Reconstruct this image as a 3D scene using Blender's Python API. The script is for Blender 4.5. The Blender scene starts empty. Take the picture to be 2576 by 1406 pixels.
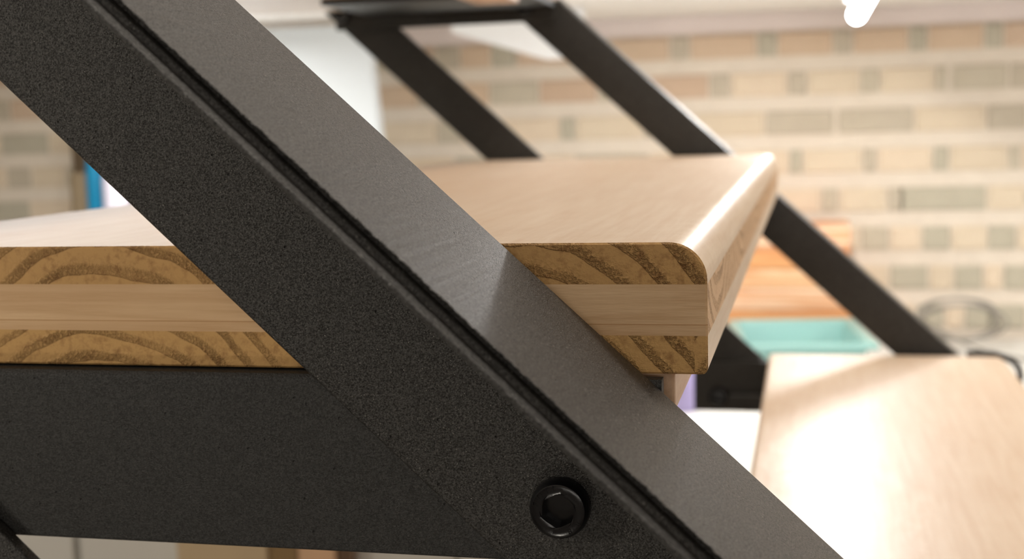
import bpy, bmesh, math, random
from mathutils import Vector, Matrix
random.seed(7)
S = bpy.context.scene
COL = S.collection

# ------------------------------------------------------------------ camera
CAM = Vector((0.02988, -0.38468, 0.03689))
RX = Vector((0.973961, 0.224895, -0.0286715))
RY = Vector((0.000499, 0.124340, 0.992240))
RZ = Vector((0.226715, -0.966417, 0.120990))
cd = bpy.data.cameras.new('camera')
cd.sensor_width = 36.0
cd.lens = 3210.0 / 2576.0 * 36.0
cd.clip_start = 0.01
cd.clip_end = 60
cd.dof.use_dof = True
cd.dof.focus_distance = 0.385
cd.dof.aperture_fstop = 12.0
cam = bpy.data.objects.new('camera', cd)
COL.objects.link(cam)
cam.matrix_world = Matrix(((RX.x, RY.x, RZ.x, CAM.x), (RX.y, RY.y, RZ.y, CAM.y), (RX.z, RY.z, RZ.z, CAM.z), (0, 0, 0, 1)))
S.camera = cam

# ------------------------------------------------------------------ world, exposure, lights
w = bpy.data.worlds.new('world')
S.world = w
w.use_nodes = True
w.node_tree.nodes['Background'].inputs[0].default_value = (1.0, 0.91, 0.80, 1)
w.node_tree.nodes['Background'].inputs[1].default_value = 0.5
S.view_settings.view_transform = 'Standard'
S.view_settings.look = 'None'
S.view_settings.gamma = 1
S.view_settings.use_curve_mapping = False
S.view_settings.exposure = 0.15

TUBE_STRENGTH = 22.0


def area(name, loc, target, sx, sy, power, col):
    l = bpy.data.lights.new(name, 'AREA')
    l.shape = 'RECTANGLE'
    l.size = sx
    l.size_y = sy
    l.energy = power
    l.color = col
    o = bpy.data.objects.new(name, l)
    COL.objects.link(o)
    o.location = loc
    o.rotation_euler = (Vector(target) - Vector(loc)).to_track_quat('-Z', 'Y').to_euler()
    return o


def point(name, loc, power, r, col):
    l = bpy.data.lights.new(name, 'POINT')
    l.energy = power
    l.shadow_soft_size = r
    l.color = col
    o = bpy.data.objects.new(name, l)
    COL.objects.link(o)
    o.location = loc
    return o


# unseen lamps: bulb on the left, low lamp, hall tube; the fills are added
point('bulb_light', (-1.25, -0.58, 0.18), 10.0, 0.03, (1.0, 0.92, 0.78))
area('tube_light_hall', (0.03, 1.55, 0.2245), (0.03, 1.55, -1), 0.03, 0.26, 4.2, (1.0, 0.98, 0.95))
area('fill_above', (0.40, 0.80, 1.45), (0.0, 0.35, 0.0), 0.3, 0.3, 14, (1.0, 0.90, 0.78))  # added to brighten the tread tops from above, no lamp known there
point('low_lamp_light', (-0.25, -1.0, -0.95), 7.0, 0.05, (1.0, 0.93, 0.82))
area('fill_wall_right', (1.25, 1.2, 0.20), (1.25, 1.2, -1), 0.05, 1.4, 16, (1.0, 0.985, 0.96))  # fill added to brighten the brick wall, no fixture seen here
area('fill_wall_left', (-1.1, 1.45, 0.20), (-1.1, 1.45, -1), 0.05, 1.0, 8, (1.0, 0.99, 0.97))  # added source that lifts the left part of the wall
area('fill_behind', (0.5, -2.2, 0.20), (0.2, 0.4, -0.9), 1.4, 0.3, 8, (1.0, 0.94, 0.86))  # added fill for the camera-side faces, no fixture known behind


# ------------------------------------------------------------------ material helpers
class NT:
    def __init__(self, name):
        self.m = bpy.data.materials.new(name)
        self.m.use_nodes = True
        self.t = self.m.node_tree
        self.b = self.t.nodes['Principled BSDF']

    def n(self, typ, **kw):
        nd = self.t.nodes.new(typ)
        for k, v in kw.items():
            if k.startswith('i_'):
                key = k[2:]
                key = int(key) if key.isdigit() else key.replace('_', ' ')
                self.put(nd.inputs[key], v)
            else:
                setattr(nd, k, v)
        return nd

    def put(self, sock, v):
        if isinstance(v, bpy.types.NodeSocket):
            self.t.links.new(v, sock)
        else:
            sock.default_value = v

    def math(self, op, a, b=None, c=None):
        nd = self.t.nodes.new('ShaderNodeMath')
        nd.operation = op
        self.put(nd.inputs[0], a)
        if b is not None:
            self.put(nd.inputs[1], b)
        if c is not None:
            self.put(nd.inputs[2], c)
        return nd.outputs[0]

    def mix(self, f, a, b, mode='MIX'):
        nd = self.t.nodes.new('ShaderNodeMix')
        nd.data_type = 'RGBA'
        nd.blend_type = mode
        self.put(nd.inputs[0], f)
        self.put(nd.inputs[6], a)
        self.put(nd.inputs[7], b)
        return nd.outputs[2]

    def ramp(self, f, stops):
        nd = self.t.nodes.new('ShaderNodeValToRGB')
        el = nd.color_ramp.elements
        while len(el) < len(stops):
            el.new(0.5)
        for e, (p, c) in zip(el, stops):
            e.position = p
            e.color = (c[0], c[1], c[2], 1) if not isinstance(c, (int, float)) else (c, c, c, 1)
        self.put(nd.inputs[0], f)
        return nd.outputs[0]

    def coord(self, scale=(1, 1, 1), rot=(0, 0, 0)):
        tc = self.t.nodes.new('ShaderNodeTexCoord')
        mp = self.t.nodes.new('ShaderNodeMapping')
        mp.inputs['Scale'].default_value = scale
        mp.inputs['Rotation'].default_value = rot
        self.t.links.new(tc.outputs['Object'], mp.inputs[0])
        return mp.outputs[0]

    def noise(self, vec, scale, detail=2, rough=0.5, dist=0.0):
        nd = self.t.nodes.new('ShaderNodeTexNoise')
        self.t.links.new(vec, nd.inputs['Vector'])
        nd.inputs['Scale'].default_value = scale
        nd.inputs['Detail'].default_value = detail
        nd.inputs['Roughness'].default_value = rough
        nd.inputs['Distortion'].default_value = dist
        return nd.outputs[0]

    def bump(self, h, strength, dist, normal=None):
        nd = self.t.nodes.new('ShaderNodeBump')
        nd.inputs['Strength'].default_value = strength
        nd.inputs['Distance'].default_value = dist
        self.put(nd.inputs['Height'], h)
        if normal is not None:
            self.put(nd.inputs['Normal'], normal)
        return nd.outputs[0]

    def out(self, color=None, rough=None, metal=None, spec=None, coat=None, coat_rough=None, normal=None):
        b = self.b
        for k, v in (('Base Color', color), ('Roughness', rough), ('Metallic', metal), ('Specular IOR Level', spec),
                     ('Coat Weight', coat), ('Coat Roughness', coat_rough), ('Normal', normal)):
            if v is not None:
                self.put(b.inputs[k], v)
        return self.m


def c255(r, g, b):
    f = lambda v: ((v / 255 + 0.055) / 1.055) ** 2.4 if v > 10 else v / 255 / 12.92
    return (f(r), f(g), f(b), 1)


def plain(name, col, rough=0.6, nscale=8, var=0.08, spec=0.4, bump=0.0, bscale=300):
    t = NT(name)
    v = t.coord()
    n1 = t.noise(v, nscale, 3)
    dark = tuple(x * (1 - var) for x in col[:3]) + (1,)
    lite = tuple(min(1, x * (1 + var)) for x in col[:3]) + (1,)
    cc = t.mix(n1, dark, lite)
    nm = t.bump(t.noise(v, bscale, 2), bump, 0.0005) if bump else None
    return t.out(color=cc, rough=rough, spec=spec, normal=nm)


def steel(name, base, rough=0.42, glint=0.75, lo=0.42):
    t = NT(name)
    v = t.coord()
    fine = t.noise(v, 2600, 2, 0.6)
    mid = t.noise(v, 1000, 1, 0.5)
    big = t.noise(v, 45, 3, 0.6)
    vo = t.n('ShaderNodeTexVoronoi', i_Scale=980.0)
    t.t.links.new(v, vo.inputs['Vector'])
    sepc = t.n('ShaderNodeSeparateColor')
    t.t.links.new(vo.outputs['Color'], sepc.inputs[0])
    msk = t.ramp(sepc.outputs[0], [(0.82, 0.0), (0.86, 1.0)])
    grain = t.math('MULTIPLY', t.ramp(vo.outputs['Distance'], [(0.0, 1.0), (0.30, 0.0)]), msk)
    pm = t.ramp(sepc.outputs[1], [(0.993, 0.0), (0.996, 1.0)])
    pit = t.math('MULTIPLY', t.ramp(vo.outputs['Distance'], [(0.0, 1.0), (0.45, 0.0)]), pm)
    h = t.math('ADD', t.math('MULTIPLY', fine, 0.85), t.math('MULTIPLY', mid, 0.25))
    h = t.math('ADD', h, t.math('MULTIPLY', grain, 0.8))
    h = t.math('SUBTRACT', h, t.math('MULTIPLY', pit, 1.2))
    nm = t.bump(h, 1.0, 0.00045)
    col = t.mix(big, tuple(x * 0.85 for x in base[:3]) + (1,), tuple(x * 1.15 for x in base[:3]) + (1,))
    col = t.mix(t.math('MULTIPLY', pit, 0.8), col, (0.006, 0.005, 0.005, 1))
    r = t.ramp(fine, [(0.3, rough - 0.10), (0.7, rough + 0.06)])
    speck = t.noise(v, 1700, 3, 0.7)
    col = t.mix(1.0, col, t.ramp(speck, [(0.36, lo), (0.64, 1.0)]), 'MULTIPLY')  # dark speckle paints the shading of the fine relief into the colour
    col = t.mix(t.math('MULTIPLY', grain, glint), col, (0.42, 0.41, 0.38, 1))  # pale flecks paint the glints into the base colour
    sp = t.math('MULTIPLY', t.ramp(speck, [(0.38, lo * 0.6), (0.62, 1.0)]), 0.9)
    return t.out(color=col, rough=r, spec=sp, normal=nm)


def wood_long(name, axis, light, dark, coat=0.0, rough=0.45, streak=1.0, fine_bump=0.12, linez=None):
    """long grain running along the given axis (0 = x, 1 = y)"""
    t = NT(name)
    sc = [22.0, 22.0, 22.0]
    sc[axis] = 1.3
    v = t.coord(tuple(sc))
    wav = t.noise(v, 2.2, 4, 0.55, 0.8)
    sc2 = [260.0, 260.0, 260.0]
    sc2[axis] = 12.0
    v2 = t.coord(tuple(sc2))
    fib = t.noise(v2, 1.0, 4, 0.65)
    v3 = t.coord()
    blot = t.noise(v3, 9, 3)
    f = t.ramp(wav, [(0.34, 0.0), (0.50, 0.35), (0.55, 0.9), (0.60, 0.3), (0.72, 0.1)])
    f = t.math('MULTIPLY', f, streak)
    f2 = t.math('MULTIPLY', t.ramp(fib, [(0.42, 0.55), (0.60, 0.0)]), 0.35)
    tot = t.math('ADD', f, f2)
    tot = t.math('ADD', tot, t.math('MULTIPLY', t.math('SUBTRACT', blot, 0.5), 0.35))
    if linez is not None:
        sz = t.t.nodes.new('ShaderNodeSeparateXYZ')
        t.t.links.new(v3, sz.inputs[0])
        dl = t.math('ABSOLUTE', t.math('SUBTRACT', sz.outputs[2], linez))
        tot = t.math('ADD', tot, t.math('MULTIPLY', t.math('LESS_THAN', dl, 0.00016), 0.9))
        tot = t.math('ADD', tot, t.math('MULTIPLY', t.math('LESS_THAN', sz.outputs[2], linez), 0.12))
    tot.node.use_clamp = True
    col = t.mix(tot, light, dark)
    nm = t.bump(fib, fine_bump, 0.0004)
    pv = [900.0, 900.0, 900.0]
    pv[axis] = 90.0
    pores = t.noise(t.coord(tuple(pv)), 1.0, 2)
    nm = t.bump(pores, fine_bump * 1.5, 0.00025, nm)
    lump = t.noise(v3, 60, 2)
    nm = t.bump(lump, 0.6, 0.0010, nm)
    return t.out(color=col, rough=rough, spec=0.5, coat=coat, coat_rough=0.26, normal=nm)


def wood_end(name, light, dark, width=0.104, cz=-0.043, off=0.044, spacing=0.0082, soft=1.0, ycoord=False):
    """end grain seen on the xz face: growth rings about a pith per board"""
    t = NT(name)
    tc = t.t.nodes.new('ShaderNodeTexCoord')
    sx = t.t.nodes.new('ShaderNodeSeparateXYZ')
    t.t.links.new(tc.outputs['Object'], sx.inputs[0])
    x, y, z = sx.outputs
    if ycoord:
        x = y
    u = t.math('DIVIDE', t.math('ADD', x, off), width)
    cell = t.math('FLOOR', u)
    fr = t.math('SUBTRACT', t.math('SUBTRACT', u, cell), 0.5)
    wn = t.t.nodes.new('ShaderNodeTexWhiteNoise')
    wn.noise_dimensions = '1D'
    t.t.links.new(t.math('ADD', cell, 11.3), wn.inputs['W'])
    jit = t.math('SUBTRACT', wn.outputs[0], 0.5)
    lx = t.math('MULTIPLY', t.math('ADD', fr, t.math('MULTIPLY', jit, 0.2)), width)
    lz = t.math('SUBTRACT', z, cz)
    v = t.coord()
    wob = t.math('MULTIPLY', t.math('SUBTRACT', t.noise(v, 40, 2), 0.5), 0.007)
    r = t.math('ADD', t.math('SQRT', t.math('ADD', t.math('MULTIPLY', lx, lx), t.math('MULTIPLY', lz, lz))), wob)
    ph = t.math('FRACT', t.math('DIVIDE', r, spacing))
    ring = t.ramp(ph, [(0.0, 0.9), (0.30, 0.8), (0.42, 0.12), (0.80, 0.0), (0.985, 0.05), (1.0, 0.9)])
    line = t.ramp(ph, [(0.0, 1.0), (0.05, 0.1), (0.95, 0.0), (1.0, 1.0)])
    gr = t.noise(v, 900, 3, 0.65)
    gr2 = t.noise(v, 330, 3, 0.6)
    crumb = t.math('MULTIPLY', ring, t.ramp(gr, [(0.40, 1.0), (0.56, 0.0)]))
    sm = t.math('MULTIPLY', t.ramp(gr2, [(0.30, 1.0), (0.52, 0.0)]), 0.75)
    sm = t.math('MULTIPLY', sm, t.ramp(t.noise(v, 60, 2), [(0.35, 0.2), (0.6, 1.0)]))
    patch = t.ramp(t.noise(v, 35, 2), [(0.40, 0.35), (0.60, 1.0)])
    crumb = t.math('MULTIPLY', crumb, patch)
    tot = t.math('ADD', t.math('MULTIPLY', ring, 0.22 * soft), t.math('MULTIPLY', crumb, 0.6 * soft))
    tot = t.math('ADD', tot, t.math('MULTIPLY', line, 0.4 * soft))
    tot = t.math('ADD', tot, sm)
    tot.node.use_clamp = True
    col = t.mix(tot, light, dark)
    h = t.math('ADD', t.math('MULTIPLY', crumb, -1.0), t.math('MULTIPLY', gr, t.math('ADD', t.math('MULTIPLY', ring, 1.2), 0.15)))
    nm = t.bump(h, 0.9, 0.0008)
    return t.out(color=col, rough=0.6, spec=0.3, normal=nm)


def facemix(name, base_fn):
    pass


M = {}
M['steel'] = steel('black_powder_coated_steel', (0.024, 0.022, 0.019))
M['plate'] = steel('black_painted_plate', (0.008, 0.008, 0.007), 0.55, 0.15, 0.8)
M['bolt'] = plain('blackened_bolt', (0.0025, 0.0025, 0.0035, 1), 0.22, 60, 0.2, 0.4, 0.05, 900)
M['top_long'] = wood_long('spruce_long_grain_y', 1, c255(222, 200, 176), c255(190, 150, 112), coat=0.22, rough=0.42, streak=0.22)
M['core_long'] = wood_long('spruce_long_grain_x', 0, c255(226, 192, 150), c255(186, 142, 96), coat=0.0, rough=0.5, streak=0.4, fine_bump=0.3, linez=-0.0252)
M['end_top'] = wood_end('spruce_end_grain', c255(198, 156, 100), c255(138, 96, 54), width=0.132, off=0.0, cz=-0.055, spacing=0.0092, soft=0.6)
M['end_bot'] = wood_end('spruce_end_grain_lower', c255(202, 160, 102), c255(142, 100, 56), width=0.132, off=0.004, cz=-0.085, spacing=0.0078, soft=0.45)
M['cleat'] = wood_long('batten_wood', 1, c255(222, 190, 160), c255(170, 125, 90), streak=0.7)


# ------------------------------------------------------------------ object helpers
def tag(o, label=None, cat=None, group=None, kind=None):
    if label:
        o['label'] = label
    if cat:
        o['category'] = cat
    if group:
        o['group'] = group
    if kind:
        o['kind'] = kind
    return o


def empty(name, loc=(0, 0, 0), rz=0.0):
    o = bpy.data.objects.new(name, None)
    o.empty_display_size = 0.05
    COL.objects.link(o)
    o.location = loc
    o.rotation_euler = (0, 0, rz)
    return o


def link(name, bm, mat, parent=None, smooth=False, bevel=0.0, seg=2, angle=40):
    me = bpy.data.meshes.new(name)
    bmesh.ops.recalc_face_normals(bm, faces=bm.faces[:])
    bm.to_mesh(me)
    bm.free()
    mats = mat if isinstance(mat, (list, tuple)) else [mat]
    for m in mats:
        me.materials.append(m)
    o = bpy.data.objects.new(name, me)
    COL.objects.link(o)
    if parent is not None:
        o.parent = parent
    if smooth:
        for p in me.polygons:
            p.use_smooth = True
        me.set_sharp_from_angle(angle=math.radians(angle))
    if bevel:
        md = o.modifiers.new('edge_bevel', 'BEVEL')
        md.width = bevel
        md.segments = seg
        md.limit_method = 'ANGLE'
        md.angle_limit = math.radians(40)
    return o


def box(bm, x0, x1, y0, y1, z0, z1, mi=0):
    vs = [bm.verts.new(p) for p in ((x0, y0, z0), (x1, y0, z0), (x1, y1, z0), (x0, y1, z0), (x0, y0, z1), (x1, y0, z1), (x1, y1, z1), (x0, y1, z1))]
    fs = []
    for q in ((0, 3, 2, 1), (4, 5, 6, 7), (0, 1, 5, 4), (1, 2, 6, 5), (2, 3, 7, 6), (3, 0, 4, 7)):
        f = bm.faces.new([vs[i] for i in q])
        f.material_index = mi
        fs.append(f)
    return vs


def prism(bm, pts, frame, a, b, n=1, mi=0):
    """polygon pts (u,v) extruded from a to b; frame(u,v,s) -> Vector"""
    rings = []
    for k in range(n + 1):
        s = a + (b - a) * k / n
        rings.append([bm.verts.new(frame(u, v, s)) for u, v in pts])
    m = len(pts)
    for k in range(n):
        for i in range(m):
            j = (i + 1) % m
            f = bm.faces.new((rings[k][i], rings[k][j], rings[k + 1][j], rings[k + 1][i]))
            f.material_index = mi
    bm.faces.new(rings[0][::-1])
    bm.faces.new(rings[-1])
    return rings


def rounded(pts, radii, seg=5):
    out = []
    n = len(pts)
    for i in range(n):
        p = Vector(pts[i])
        r = radii[i]
        if r <= 0:
            out.append((p.x, p.y))
            continue
        a = (Vector(pts[i - 1]) - p).normalized()
        b = (Vector(pts[(i + 1) % n]) - p).normalized()
        ang = a.angle(b)
        t = r / math.tan(ang / 2)
        c = p + (a + b).normalized() * (r / math.sin(ang / 2))
        s = p + a * t - c
        e = p + b * t - c
        tot = s.angle(e)
        sgn = 1 if s.x * e.y - s.y * e.x > 0 else -1
        for k in range(seg + 1):
            th = sgn * tot * k / seg
            out.append((c.x + s.x * math.cos(th) - s.y * math.sin(th), c.y + s.x * math.sin(th) + s.y * math.cos(th)))
    return out


def lathe(bm, prof, n=32, axis='z', loc=(0, 0, 0)):
    rings = []
    L = Vector(loc)
    for r, h in prof:
        ring = []
        for k in range(n):
            a = 2 * math.pi * k / n
            c, s = r * math.cos(a), r * math.sin(a)
            p = Vector((c, s, h)) if axis == 'z' else Vector((c, h, s))
            ring.append(bm.verts.new(L + p))
        rings.append(ring)
    for a, b in zip(rings, rings[1:]):
        for k in range(n):
            bm.faces.new((a[k], a[(k + 1) % n], b[(k + 1) % n], b[k]))
    bm.faces.new(rings[0][::-1])
    bm.faces.new(rings[-1])


def tube(bm, pts, r, n=8):
    pts = [Vector(p) for p in pts]
    rings = []
    up = Vector((0, 0, 1))
    for i, p in enumerate(pts):
        d = (pts[min(i + 1, len(pts) - 1)] - pts[max(i - 1, 0)]).normalized()
        a = d.cross(up)
        if a.length < 0.05:
            a = d.cross(Vector((0, 1, 0)))
        a.normalize()
        b = d.cross(a)
        rings.append([bm.verts.new(p + a * r * math.cos(t) + b * r * math.sin(t)) for t in [2 * math.pi * k / n for k in range(n)]])
    for a, b in zip(rings, rings[1:]):
        for k in range(n):
            bm.faces.new((a[k], a[(k + 1) % n], b[(k + 1) % n], b[k]))
    bm.faces.new(rings[0][::-1])
    bm.faces.new(rings[-1])


def smoothpath(ctrl, n=8):
    P = [Vector(c) for c in ctrl]
    P = [P[0] * 2 - P[1]] + P + [P[-1] * 2 - P[-2]]
    out = []
    for i in range(1, len(P) - 2):
        for k in range(n):
            t = k / n
            a, b, c, d = P[i - 1:i + 3]
            out.append(0.5 * ((2 * b) + (c - a) * t + (2 * a - 5 * b + 4 * c - d) * t * t + (3 * b - a - 3 * c + d) * t ** 3))
    out.append(P[-2])
    return out


# ================================================================== THE SETTING
WY = 2.20          # brick wall plane
CZ = 0.238         # ceiling
FZ = -2.19         # floor

# brick wall at the back: one mesh, every brick a slightly raised block in its own colour
t = NT('painted_brick')
at = t.n('ShaderNodeAttribute', attribute_name='brick_colour')
v = t.coord()
nz = t.noise(v, 26, 4, 0.6)
cc = t.mix(0.22, at.outputs['Color'], t.mix(nz, (0.35, 0.30, 0.24, 1), (1, 1, 1, 1)), 'MULTIPLY')
M['brick'] = t.out(color=cc, rough=0.85, spec=0.2, normal=t.bump(t.noise(v, 220, 3), 0.3, 0.002))
MORTAR = c255(228, 216, 200)
BEIGE = [c255(222, 206, 182), c255(226, 208, 184), c255(218, 202, 178), c255(224, 205, 178)]
GREY = [c255(196, 185, 166), c255(190, 183, 164), c255(200, 190, 170)]
PINK = [c255(212, 188, 164), c255(206, 180, 156), c255(214, 190, 164)]
bm = bmesh.new()
lay = bm.loops.layers.float_color.new('brick_colour')


def brick(x0, x1, z0, z1, col, d=0.006):
    n0 = len(bm.faces)
    y0 = WY - d
    a = [bm.verts.new(p) for p in ((x0, WY, z0), (x1, WY, z0), (x1, WY, z1), (x0, WY, z1))]
    e = 0.003
    b = [bm.verts.new(p) for p in ((x0 + e, y0, z0 + e), (x1 - e, y0, z0 + e), (x1 - e, y0, z1 - e), (x0 + e, y0, z1 - e))]
    fs = [bm.faces.new(b)]
    for i in range(4):
        j = (i + 1) % 4
        fs.append(bm.faces.new((a[i], a[j], b[j], b[i])))
    for f in fs:
        for l in f.loops:
            l[lay] = col


# mortar field
a = [bm.verts.new(p) for p in ((-4, WY - 0.001, FZ), (3.2, WY - 0.001, FZ), (3.2, WY - 0.001, CZ), (-4, WY - 0.001, CZ))]
f = bm.faces.new(a)
for l in f.loops:
    l[lay] = MORTAR
ROWP = 0.0765
row0 = 0.1765
greys = {  # row: list of (x centre, width) of the darker headers that show
    0: [(-0.985, 0.045), (-0.848, 0.045), (-0.70, 0.05), (-0.58, 0.05), (-0.375, 0.022), (-0.22, 0.035), (-0.05, 0.035), (0.094, 0.032), (0.233, 0.03), (0.369, 0.03), (0.50, 0.03)],
    1: [(-1.60, 0.09), (-1.3, 0.06), (-1.0, 0.05), (-0.56, 0.10), (-0.735, 0.06), (-0.36, 0.05), (-0.142, 0.038), (0.008, 0.034), (0.145, 0.034), (0.276, 0.02), (0.345, 0.10), (0.45, 0.10)],
    2: [(-1.70, 0.12), (-1.2, 0.05), (-0.70, 0.05), (-0.45, 0.03), (-0.28, 0.03), (0.012, 0.13), (0.155, 0.14), (0.395, 0.07), (0.47, 0.07)],
    3: [(-1.72, 0.06), (-1.58, 0.04), (-0.66, 0.06), (-0.36, 0.15), (-0.21, 0.04), (0.005, 0.024), (0.145, 0.024), (0.277, 0.028), (0.41, 0.02)],
    4: [(-1.76, 0.12), (-1.45, 0.05), (0.07, 0.03), (0.195, 0.03), (0.28, 0.16), (0.46, 0.05)],
    5: [(0.155, 0.05), (0.27, 0.05), (0.39, 0.05), (0.47, 0.04)],
    6: [(0.22, 0.07), (0.33, 0.05), (0.42, 0.05)],
    7: [(0.26, 0.05), (0.35, 0.05), (0.40, 0.07)],
}
for r in range(-1, 31):
    z = row0 - ROWP * r
    h = 0.047
    z0, z1 = z - h / 2, z + h / 2
    if z1 > CZ:
        z1 = CZ
    gl = greys.get(r)
    if gl is None:
        gl = []
        x = -3.9 + 0.07 * (r % 2)
        while x < 3.1:
            gl.append((x, random.uniform(0.028, 0.05)))
            x += 0.142
    else:
        lo, hi = min(g[0] for g in gl), max(g[0] for g in gl)
        x = lo - 0.15
        while x > -3.9:
            gl.append((x, 0.035))
            x -= 0.142
        x = hi + 0.15
        while x < 3.1:
            gl.append((x, 0.035))
            x += 0.142
    gl = sorted(gl)
    for k, (cx, wd) in enumerate(gl):
        brick(cx - wd / 2, cx + wd / 2, z0, z1, random.choice(GREY))
        if k + 1 < len(gl):
            nx, nw = gl[k + 1]
            a0, a1 = cx + wd / 2 + 0.004, nx - nw / 2 - 0.004
            if a1 - a0 > 0.02:
                pal = PINK if r == 0 or (r == 1 and cx < -0.3) else BEIGE
                m_ = max(1, round((a1 - a0) / 0.21))
                for q in range(m_):
                    s0 = a0 + (a1 - a0) * q / m_
                    s1 = a0 + (a1 - a0) * (q + 1) / m_ - (0.008 if q + 1 < m_ else 0)
                    brick(s0, s1, z0, z1, random.choice(pal))
tag(link('wall_back', bm, M['brick']), kind='structure')

M['plaster'] = plain('white_paint', c255(238, 232, 226), 0.75, 5, 0.03, 0.3, 0.05)
M['floor'] = plain('grey_concrete', c255(170, 162, 150), 0.8, 3, 0.12, 0.3, 0.2, 60)


def slab_with_hole(name, z0, z1, X0, X1, Y0, Y1, hx0, hx1, hy0, hy1, mat):
    b = bmesh.new()
    box(b, X0, hx0, Y0, Y1, z0, z1)
    box(b, hx1, X1, Y0, Y1, z0, z1)
    box(b, hx0, hx1, Y0, hy0, z0, z1)
    box(b, hx0, hx1, hy1, Y1, z0, z1)
    return tag(link(name, b, mat), kind='structure')


slab_with_hole('ceiling', CZ, CZ + 0.2, -4, 3.2, -3.5, WY, -1.9, 0.45, -0.75, 1.0, M['plaster'])
bm = bmesh.new()
box(bm, -4, 3.2, -3.5, WY, FZ - 0.1, FZ)
tag(link('floor', bm, M['floor']), kind='structure')
bm = bmesh.new()
box(bm, -4.1, -4.0, -3.5, WY, FZ, CZ)
tag(link('wall_left', bm, M['plaster']), kind='structure')
bm = bmesh.new()
box(bm, 3.2, 3.3, -3.5, WY, FZ, CZ)
tag(link('wall_right', bm, M['plaster']), kind='structure')
bm = bmesh.new()
box(bm, -4, 3.2, -3.6, -3.5, FZ, CZ)
tag(link('wall_front', bm, M['plaster']), kind='structure')
# white painted wall plate under the ceiling
bm = bmesh.new()
box(bm, -4, 3.2, WY - 0.025, WY, 0.203, CZ)
tag(link('trim_1', bm, plain('trim_paint', c255(226, 212, 206), 0.7, 6, 0.05), bevel=0.003), kind='structure')

# ================================================================== STAIR
DX, DZ = 0.7329, -0.6804                 # direction down the stair
NX, NZ = 0.6804, 0.7329                  # normal of the stringers' upper flange


def bar_frame(u, y, s):
    return Vector((DX * s + NX * u, y, DZ * s + NZ * u))


def s_at_z(z, u):
    return (z - NZ * u) / DZ


RISE, RUN = 0.199, 0.2155
T_TH = 0.0405
W_TREAD = 0.899


def stringer(name, pts, label, mat):
    b = bmesh.new()
    u = pts[0][0]
    prism(b, pts, bar_frame, s_at_z(1.35, u), s_at_z(FZ + 0.09, u), 12)
    o = link(name, b, mat, None, True, angle=35)
    return tag(o, label, 'stair stringer')


# near front stringer: tall web bolted to the brackets, wide flange turned towards the camera
U0, U1, YW0, YW1, YF = -0.0416, -0.1140, -0.0122, -0.0064, -0.0915
YL = YF - 0.0062                       # rolled lip along the lower outer edge of the flange
ctrl = [((U0, YW1), 0.0012), ((U1, YW1), 0.0008), ((U1, YW0), 0.0012), ((-0.0480, YW0), 0.004), ((-0.0480, YL + 0.003), 0.0012),
        ((-0.0472, YL), 0.0003), ((-0.0457, YL), 0.0012), ((-0.0455, YF + 0.0002), 0.0010),
        ((-0.0440, YF + 0.0003), 0), ((-0.0435, YF + 0.0025), 0), ((-0.0424, YF + 0.0025), 0), ((-0.0420, YF + 0.0001), 0.0001), ((U0, YF + 0.0004), 0.0003)]
SEC_NEAR = rounded([c[0] for c in ctrl], [c[1] for c in ctrl], 5)
from mathutils import noise as mnoise
b = bmesh.new()
ss = []
s_a, s_b = s_at_z(1.35, U0), s_at_z(FZ + 0.09, U0)
q = s_a
while q < s_b:
    ss.append(q)
    q += 0.0008 if -0.36 < q < 0.16 else 0.25
    if ss[-1] < -0.36 < q:
        q = -0.3599
ss.append(s_b)
rings = []
for q in ss:
    ring = []
    for u, v in SEC_NEAR:
        du = dv = 0.0
        if v < YF + 0.004:
            j = 0.45 * mnoise.noise(Vector((q * 420, u * 300, 3))) + 0.6 * mnoise.noise(Vector((q * 1300, u * 900, 9)))
            if u > -0.0424:        # ragged upper arris
                du, dv = 0.00022 * j, 0.00075 * j
            elif v < YF - 0.003:   # lip
                du, dv = 0.00018 * j, 0.00030 * j
        ring.append(b.verts.new(bar_frame(u + du, v + dv, q)))
    rings.append(ring)
m_ = len(SEC_NEAR)
for r0_, r1_ in zip(rings, rings[1:]):
    for i in range(m_):
        b.faces.new((r0_[i], r0_[(i + 1) % m_], r1_[(i + 1) % m_], r1_[i]))
b.faces.new(rings[0][::-1])
b.faces.new(rings[-1])
tag(link('stair_stringer', b, M['steel'], None, True, angle=35),
    'close black steel angle stringer running diagonally across the picture in front of the tread', 'stair stringer')
# near rear stringer (only its corner shows bottom left)
V0 = -0.2345
sec = [(V0, YW1), (V0 - 0.0724, YW1), (V0 - 0.0724, -0.06), (V0 - 0.0660, -0.06), (V0 - 0.0660, YW0), (V0, YW0)]
stringer('stair_stringer', rounded(sec, [0.0012, 0.002, 0.0012, 0.0012, 0.003, 0.0012], 4),
         'black steel stringer cut off by the bottom left corner of the picture', M['steel'])
# far pair
FY0, FY1 = 0.9062, 0.9125
F0 = -0.0300
sec = [(F0, FY0), (F0 - 0.0405, FY0), (F0 - 0.0405, FY1), (F0 - 0.006, FY1), (F0 - 0.006, 0.948), (F0, 0.948)]
stringer('stair_stringer', rounded(sec, [0.0012] * 6, 3),
         'blurred far black stringer, right one of the pair, reaching down to the lower tread', M['steel'])
F1 = -0.1605
sec = [(F1, FY0), (F1 - 0.0415, FY0), (F1 - 0.0415, 0.948), (F1 - 0.0355, 0.948), (F1 - 0.0355, FY1), (F1, FY1)]
stringer('stair_stringer', rounded(sec, [0.0012] * 6, 3),
         'blurred far black stringer, left one of the pair, beside the white panel', M['steel'])


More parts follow.
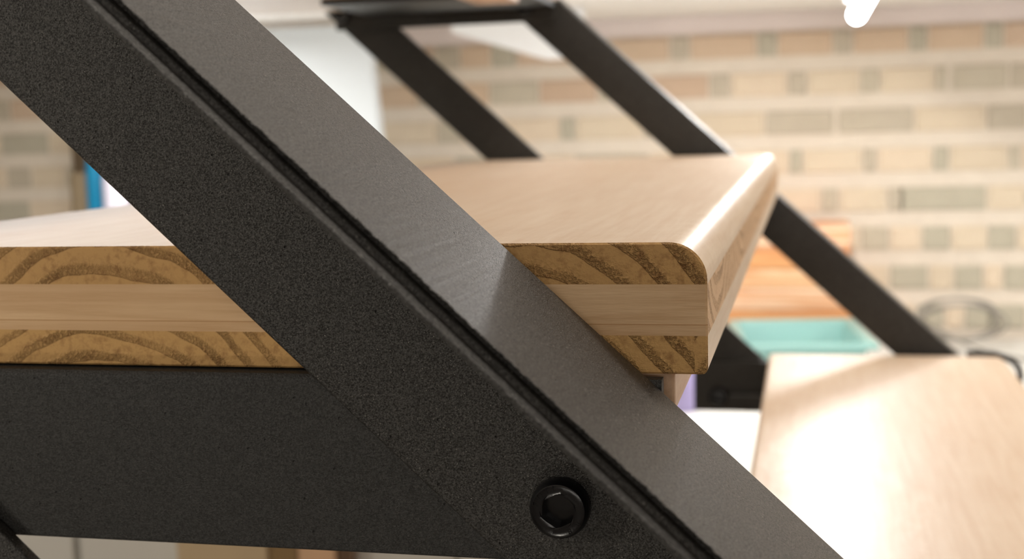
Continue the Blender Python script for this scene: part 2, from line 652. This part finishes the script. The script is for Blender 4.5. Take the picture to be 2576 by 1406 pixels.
# ---- treads: three glued layers each
def tread_layer(name, x0, x1, z0, z1, rtop, rbot, mats, parent, faces):
    """section in xz with rounded front (and softly rounded back); extruded along y.
    mats[0] for the two end faces, mats[1] long sides, faces: which"""
    pts = [(x0, z1), (x1, z1), (x1, z0), (x0, z0)]
    sec = rounded(pts, [0.004 if rtop else 0, rtop, rbot, 0.002 if rbot else 0], 12)
    b = bmesh.new()
    e = 0.0006
    n = len(sec)
    rings = []
    ys = [0.0, 0.0006] + [W_TREAD * k / 6 for k in range(1, 6)] + [W_TREAD - 0.0006, W_TREAD]
    cx, cz = (x0 + x1) / 2, (z0 + z1) / 2
    for k, y in enumerate(ys):
        ring = []
        for (x, z) in sec:
            if k in (0, len(ys) - 1):
                # slight arris only where the layer meets the open air
                ox = e * (1 if x < x0 + 1e-4 else -1 if x > x1 - 1e-4 else 0)
                oz = 0
                if rtop and z > z1 - 1e-4:
                    oz = -e
                if rtop and x > x1 - rtop and z > z1 - rtop:
                    d = Vector((x - (x1 - rtop), z - (z1 - rtop))).normalized()
                    ox, oz = -e * d.x, -e * d.y
                if rbot and z < z0 + 1e-4:
                    oz = e
                ring.append(b.verts.new((x + ox, y, z + oz)))
            else:
                ring.append(b.verts.new((x, y, z)))
        rings.append(ring)
    for k in range(len(ys) - 1):
        for i in range(n):
            j = (i + 1) % n
            f = b.faces.new((rings[k][i], rings[k][j], rings[k + 1][j], rings[k + 1][i]))
            f.material_index = 1 if 0 < k < len(ys) - 2 else 0
    f = b.faces.new(rings[0]); f.material_index = 0
    f = b.faces.new(rings[-1][::-1]); f.material_index = 0
    return link(name, b, mats, parent, True, angle=25)


def make_tread(i, depth, label, group=None):
    """i = step index (0 = the one in focus, negative = lower)"""
    x1 = -RUN * i
    z1 = RISE * i
    root = empty('stair_tread', (x1, 0.0, z1))
    tag(root, label, 'stair tread', group)
    tread_layer('top_layer', -depth, 0, -0.0128, 0, 0.0115, 0, [M['end_top'], M['top_long']], root, None)
    tread_layer('core_layer', -depth, 0, -0.0286, -0.0128, 0, 0, [M['core_long'], M['core_face']], root, None)
    tread_layer('bottom_layer', -depth, 0, -T_TH, -0.0286, 0, 0.0022, [M['end_bot'], M['top_long']], root, None)
    b = bmesh.new()
    box(b, -0.05, -0.0105, 0.004, 0.765, -T_TH - 0.013, -T_TH)
    tb = link('under_batten', b, M['cleat'], root, bevel=0.001)
    return root


M['core_face'] = wood_end('spruce_core_end', c255(222, 186, 146), c255(186, 142, 98), width=0.17, cz=0.05, soft=0.35, ycoord=True)

make_tread(0, 0.328, 'pale three layer wooden tread in focus, its end grain passing behind the close stringer')
make_tread(-1, 0.2245, 'blurred wooden tread at lower right with a diagonal shadow across it')
make_tread(1, 0.328, 'wooden tread above the sharp one, just over the top of the frame')
make_tread(2, 0.328, 'wooden tread two steps above the sharp one, out of sight overhead')
make_tread(-2, 0.328, 'wooden tread two steps below the sharp one, hidden behind the close stringer')
make_tread(-3, 0.328, 'wooden tread three steps below the sharp one, hidden below the frame')


# ---- brackets
def hexsocket_bolt(name, loc, parent, sgn, r=0.0093, h=0.0062):
    """button head cap screw, axis along y, head pointing to sgn*y"""
    b = bmesh.new()
    n = 48
    prof = [(r * 0.96, 0.0), (r, 0.0006), (r, h * 0.45), (r * 0.965, h * 0.75), (r * 0.88, h * 0.95), (r * 0.80, h), (r * 0.60, h)]
    rings = []
    for rr, hh in prof:
        rings.append([b.verts.new((rr * math.cos(2 * math.pi * k / n), sgn * hh, rr * math.sin(2 * math.pi * k / n))) for k in range(n)])
    hexr = r * 0.60
    for hh in (h - 0.0003, h - 0.0048):
        ring = []
        for k in range(n):
            a = 2 * math.pi * k / n
            q = (a % (math.pi / 3)) - math.pi / 6
            rr = hexr * math.cos(math.pi / 6) / math.cos(q)
            ring.append(b.verts.new((rr * math.cos(a + 0.5), sgn * hh, rr * math.sin(a + 0.5))))
        rings.append(ring)
    for a_, b_ in zip(rings, rings[1:]):
        for k in range(n):
            b.faces.new((a_[k], a_[(k + 1) % n], b_[(k + 1) % n], b_[k]))
    b.faces.new(rings[0])
    b.faces.new(rings[-1])
    o = link(name, b, M['bolt'], parent, True, angle=30)
    o.location = loc
    return o


def near_bracket(i, label):
    x0, z0 = -RUN * i, RISE * i - T_TH
    root = empty('tread_bracket', (x0, 0, z0))
    tag(root, label, 'steel bracket')
    # L section: vertical leg outside the tread end, horizontal leg below the tread
    sec = [(-0.0006, -0.0007), (-0.0006, -0.0595), (-0.0062, -0.0595), (-0.0062, -0.0022), (-0.0050, -0.0007)]
    sec = rounded(sec, [0, 0.0008, 0.001, 0.0020, 0.0006], 5)
    b = bmesh.new()
    prism(b, sec, lambda u, v, s: Vector((s, u, v)), -0.352, -0.0135, 8)
    link('side_leg', b, M['plate'], root, True)
    b = bmesh.new()
    box(b, -0.352, -0.052, 0.0, 0.05, -0.0057, -0.0007)
    link('support_leg', b, M['plate'], root, bevel=0.0005)
    bl = hexsocket_bolt('bolt', (-0.0440, YW0, -0.0390), root, -1)
    hexsocket_bolt('bolt', (-0.304, YW0, -0.0390), root, -1)
    return root, bl


br, nb = near_bracket(0, 'black flat steel bracket under the sharp tread with a socket bolt through the close stringer')
near_bracket(1, 'black steel bracket of the tread above, out of frame on the near side')
near_bracket(-1, 'black steel bracket of the lower tread, out of frame on the near side')

# raised marks on the bolt head
def letter(ch, ang, size, parent):
    cu = bpy.data.curves.new('mark', 'FONT')
    cu.body = ch
    cu.size = size
    cu.extrude = 0.00008
    cu.align_x = 'CENTER'
    cu.align_y = 'CENTER'
    o = bpy.data.objects.new('mark', cu)
    COL.objects.link(o)
    bpy.context.view_layer.update()
    me = bpy.data.meshes.new_from_object(o.evaluated_get(bpy.context.evaluated_depsgraph_get()))
    bpy.data.objects.remove(o)
    me.materials.clear()
    me.materials.append(M['bolt'])
    m = bpy.data.objects.new('raised_letter', me)
    COL.objects.link(m)
    m.parent = parent
    rr = 0.0093 * 0.75
    m.location = (rr * math.cos(ang), -0.00625, rr * math.sin(ang))
    m.rotation_euler = (math.pi / 2, ang - math.pi / 2, 0)
    m.rotation_euler = (Matrix.Rotation(-(ang - math.pi / 2), 4, 'Y') @ Matrix.Rotation(math.pi / 2, 4, 'X')).to_euler()


for ch, a in (('F', 165), ('D', 140), ('T', 118), ('I', 100), ('8', -32), ('.', -46), ('8', -60)):
    letter(ch, math.radians(a), 0.0026, nb)


def far_bracket(i, label, left=-0.238, bx=-0.230, leg=0.05):
    x0, z0 = -RUN * i, RISE * i
    root = empty('tread_bracket', (x0, W_TREAD, z0))
    tag(root, label, 'steel bracket')
    b = bmesh.new()
    box(b, left, -0.004, 0.0008, 0.0068, -0.0600, -0.008)
    link('side_leg', b, M['steel'], root, bevel=0.001)
    b = bmesh.new()
    box(b, left + 0.035, -0.004, -leg, 0.0008, -T_TH - 0.0060, -T_TH - 0.0005)
    link('support_leg', b, M['steel'], root, bevel=0.001)
    hexsocket_bolt('bolt', (-0.0215 - 0.012, 0.0008, -0.0440), root, -1, 0.0095)
    hexsocket_bolt('bolt', (bx, 0.0008, -0.0440), root, -1, 0.0095)
    return root


far_bracket(1, 'blurred dark bracket with two bolts joining the far stringers at the top', leg=0.13)
far_bracket(0, 'black bracket at the far end of the sharp tread, hidden behind it')
far_bracket(-1, 'blurred dark bracket seen between the sharp tread and the lower tread', -0.300, -0.275, 0.012)

# ================================================================== ROOM CONTENTS
M['glow'] = bpy.data.materials.new('tube_glow')
M['glow'].use_nodes = True
nt = M['glow'].node_tree
pb = nt.nodes['Principled BSDF']
pb.inputs['Emission Color'].default_value = (0.93, 0.96, 1.0, 1)
pb.inputs['Emission Strength'].default_value = TUBE_STRENGTH
M['fix'] = plain('white_enamel', c255(240, 240, 240), 0.4, 5, 0.02)

# ceiling tube whose end shows at the top right
root = empty('ceiling_tube_lamp', (0.104, 1.42, 0.2165))
tag(root, 'glowing white ceiling tube whose rounded end shows at the top right', 'lamp')
bm = bmesh.new()
box(bm, -0.02, 0.02, -0.30, 0.26, -0.009, 0.0212)
link('housing', bm, M['fix'], root, bevel=0.003)
bm = bmesh.new()
prof = [(0.004, 0.335), (0.010, 0.332), (0.013, 0.323), (0.013, -0.323), (0.010, -0.332), (0.004, -0.335)]
lathe(bm, [(r, h) for r, h in prof[::-1]], 24, 'y', (0, 0, -0.024))
link('glowing_tube', bm, M['glow'], root, True)
for yy in (-0.2, 0.2):
    bm = bmesh.new()
    box(bm, -0.008, 0.008, yy - 0.006, yy + 0.006, -0.0125, -0.008)
    link('clip', bm, M['fix'], root)

# white slanted board under the ceiling between the far stringers
bm = bmesh.new()
fr = lambda u, v, s: Vector((u, s, v))
prism(bm, [(-0.60, 0.204), (-0.43, 0.150), (-0.36, 0.150), (-0.36, 0.236), (-0.60, 0.236)], fr, 1.88, 1.91)
tag(link('sloping_board', bm, M['fix']), 'white sloping board under the ceiling seen between the two far stringers', 'board')

# white panel leaning
bm = bmesh.new()
prism(bm, [(-1.12, -0.40), (-0.705, -0.40), (-0.755, 0.225), (-1.16, 0.225)], fr, 1.86, 1.89)
tag(link('white_panel', bm, plain('white_laminate', c255(218, 224, 228), 0.5, 4, 0.02), bevel=0.002), 'plain bright white panel standing between the close stringer and the far ones', 'panel')

# tall white cupboards under the wall
M['cup'] = plain('white_cupboard', c255(222, 220, 214), 0.5, 4, 0.02)


def cupboard(x0, x1, zt, label):
    root = empty('cupboard', ((x0 + x1) / 2, 1.585, FZ))
    tag(root, label, 'cupboard')
    h = zt - FZ
    hw = (x1 - x0) / 2
    b = bmesh.new()
    box(b, -hw, hw, -0.585, 0.59, 0.0, h)
    link('body', b, M['cup'], root, bevel=0.003)
    nd = max(1, round(2 * hw / 0.5))
    for k in range(nd):
        a = -hw + 2 * hw * k / nd + 0.003
        c = -hw + 2 * hw * (k + 1) / nd - 0.003
        b = bmesh.new()
        box(b, a, c, -0.600, -0.5855, 0.08, h - 0.025)
        d = link('door', b, M['cup'], root, bevel=0.002)
        b = bmesh.new()
        box(b, c - 0.05, c - 0.038, -0.6105, -0.600, h * 0.5 - 0.08, h * 0.5 + 0.08)
        link('handle', b, M['steel'], d, bevel=0.002)


cupboard(-2.2, -0.86, -0.40, 'tall white cupboard at lower left behind the loose boards')
cupboard(-0.855, 1.1, -0.40, 'tall white cupboard beside the lower tread with things on its top')

# boards standing in front of the cupboards
for (x0, x1, y0, zt, col, nm, lab) in (
        (-0.704, -0.588, 0.954, -0.37, c255(206, 184, 150), 'upright_board', 'broad beige board standing upright below the long bracket'),
        (-0.586, -0.551, 0.956, -0.37, c255(148, 122, 84), 'upright_board', 'narrow brown board between the beige and the peach one'),
        (-0.549, -0.503, 0.953, -0.37, c255(226, 186, 150), 'upright_board', 'narrow peach coloured board right of the brown one'),
        (-0.501, -0.484, 0.956, -0.37, c255(110, 86, 66), 'upright_batten', 'thin dark brown batten beside the peach coloured board')):
    bm = bmesh.new()
    box(bm, x0, x1, y0, y0 + 0.016, FZ, zt)
    tag(link(nm, bm, plain('board_%02d' % int(-x0 * 100), col, 0.6, 20, 0.12), bevel=0.002), lab, 'board')

# stack of planks by the wall
PL = [(-0.34, 0), (-0.302, 1), (-0.263, 2), (-0.226, 3), (-0.189, 4)]
M['plank'] = []
for k, (la, dk) in enumerate(((c255(236, 198, 158), c255(204, 128, 74)), (c255(222, 166, 112), c255(190, 112, 62)), (c255(240, 210, 180), c255(206, 134, 84)))):
    t = NT('pine_plank_%s' % 'abc'[k])
    v = t.coord((3, 3, 60))
    f_ = t.noise(v, 1.4, 3, 0.5, 1.0)
    M['plank'].append(t.out(color=t.mix(t.ramp(f_, [(0.35, 0.0), (0.55, 0.6), (0.7, 1.0)]), la, dk), rough=0.55))
z = -0.40
hts = [0.040, 0.038, 0.040, 0.036, 0.040, 0.040]
words = ['lowest', 'second from the bottom', 'third from the bottom', 'fourth from the bottom', 'fifth from the bottom', 'topmost']
for k, h in enumerate(hts):
    bm = bmesh.new()
    xl = -0.16 + 0.01 * math.sin(k * 2.1)
    xr = 0.100 + 0.006 * math.sin(k * 1.7)
    box(bm, xl, xr, 2.02, 2.185, z, z + h - 0.001)
    tag(link('pine_plank', bm, M['plank'][k % 3], bevel=0.003), 'orange pine plank stacked by the brick wall, %s of the stack' % words[k], 'plank', 'pine planks stacked by the wall')
    z += h

# teal tray
M['teal'] = plain('teal_plastic', c255(134, 176, 170), 0.28, 10, 0.06, 0.5)
root = empty('plastic_tray', (0.012, 1.865, -0.3996), math.radians(7))
tag(root, 'open teal plastic tray in front of the pine planks', 'tray')
bm = bmesh.new()
w0, d0, w1, d1, H = 0.085, 0.105, 0.100, 0.125, 0.062
th = 0.003


def quadring(bm, lst):
    rs = [[bm.verts.new((sx * a, sy * b, z_)) for sx, sy in ((-1, -1), (1, -1), (1, 1), (-1, 1))] for a, b, z_ in lst]
    for p, q in zip(rs, rs[1:]):
        for k in range(4):
            bm.faces.new((p[k], p[(k + 1) % 4], q[(k + 1) % 4], q[k]))
    bm.faces.new(rs[0][::-1])
    bm.faces.new(rs[-1])


quadring(bm, [(w0, d0, 0), (w1, d1, H), (w1 - th, d1 - th, H), (w0 - th, d0 - th, th)])
link('tub', bm, M['teal'], root, bevel=0.001)
bm = bmesh.new()
rs = []
for a, b_, z_ in ((w1 - 0.001, d1 - 0.001, H - 0.008), (w1 + 0.014, d1 + 0.014, H - 0.008), (w1 + 0.014, d1 + 0.014, H + 0.002), (w1 - 0.001, d1 - 0.001, H + 0.002)):
    rs.append([bm.verts.new((sx * a, sy * b_, z_)) for sx, sy in ((-1, -1), (1, -1), (1, 1), (-1, 1))])
for p, q in zip(rs, rs[1:] + rs[:1]):
    for k in range(4):
        bm.faces.new((p[k], p[(k + 1) % 4], q[(k + 1) % 4], q[k]))
link('rim', bm, M['teal'], root, bevel=0.003)

# lavender bottle between bracket and close stringer
M['lav'] = plain('lavender_plastic', c255(164, 152, 196), 0.4, 20, 0.06)


def bottle(name, x, y, z, r, h, mat, capm, label, cat='bottle'):
    root = empty(name, (x, y, z))
    tag(root, label, cat)
    b = bmesh.new()
    lathe(b, [(r * 0.9, 0.0), (r, 0.004), (r, h * 0.72), (r * 0.8, h * 0.80), (r * 0.42, h * 0.86), (r * 0.40, h * 0.9)], 28)
    link('body', b, mat, root, True)
    b = bmesh.new()
    lathe(b, [(r * 0.46, h * 0.88), (r * 0.46, h * 0.99), (r * 0.40, h)], 20)
    link('cap', b, capm, root, True)
    return root


bottle('plastic_bottle', -0.160, 1.52, -0.3998, 0.030, 0.09, M['lav'], M['fix'], 'lavender plastic bottle on the white cupboard left of the lower bracket')

# things left of the close stringer
bm = bmesh.new()
box(bm, -1.535, -1.345, 2.12, 2.14, -0.3998, 0.06)
tag(link('wooden_panel', bm, plain('dark_brown_wood', c255(92, 76, 56), 0.6, 14, 0.15), bevel=0.002), 'dark brown wooden panel leaning on the brick wall at the left', 'panel')
bm = bmesh.new()
lathe(bm, [(0.021, 0), (0.021, 0.36)], 28, 'z', (-1.462, 2.03, -0.3998))
tag(link('cardboard_tube', bm, plain('grey_brown_card', c255(142, 124, 98), 0.7, 20, 0.08), None, True), 'grey brown cardboard tube standing in front of the dark panel', 'tube')
bottle('spray_bottle', -1.376, 1.95, -0.3998, 0.021, 0.50, plain('blue_plastic', c255(0, 118, 158), 0.35, 12, 0.05), M['fix'],
       'slim bright blue bottle at the left above the tread')
bottle('plastic_bottle', -1.322, 1.93, -0.3998, 0.026, 0.48, plain('pale_lilac_plastic', c255(214, 208, 222), 0.4, 12, 0.04), M['fix'],
       'pale lilac bottle right of the slim blue bottle')

# grey cable coil by the wall, black strip standing in for the bracket edge at the lower tread
pts = []
for k in range(0, 150):
    a = 2 * math.pi * k / 42
    R_ = 0.060 + 0.012 * math.sin(k * 0.19)
    pts.append((0.285 + R_ * 1.2 * math.cos(a) + 0.0002 * k, 2.05 + 0.02 * math.sin(a * 0.7) + 0.0001 * k, -0.345 + R_ * 0.55 * math.sin(a)))
pts.append((0.34, 2.0, -0.3935))
pts.append((0.45, 1.9, -0.3935))
bm = bmesh.new()
tube(bm, smoothpath(pts, 2), 0.0026, 8)
tag(link('cable_coil', bm, plain('grey_cable', c255(138, 132, 122), 0.5, 20, 0.05), None, True), 'loose coil of grey cable by the brick wall on the right', 'cable')
bm = bmesh.new()
tube(bm, smoothpath([(0.179, 0.9030, -0.1970), (0.192, 0.9035, -0.1968), (0.207, 0.9035, -0.1980), (0.2215, 0.903, -0.2045), (0.2275, 0.905, -0.2130), (0.229, 0.908, -0.226), (0.228, 0.92, -0.30)], 8), 0.0030, 10)
tag(link('dark_edge_strip', bm, plain('edge_strip_black', (0.02, 0.02, 0.022, 1), 0.5, 20, 0.05), None, True), 'thin black strip curving over the far corner of the lower tread', 'cable')
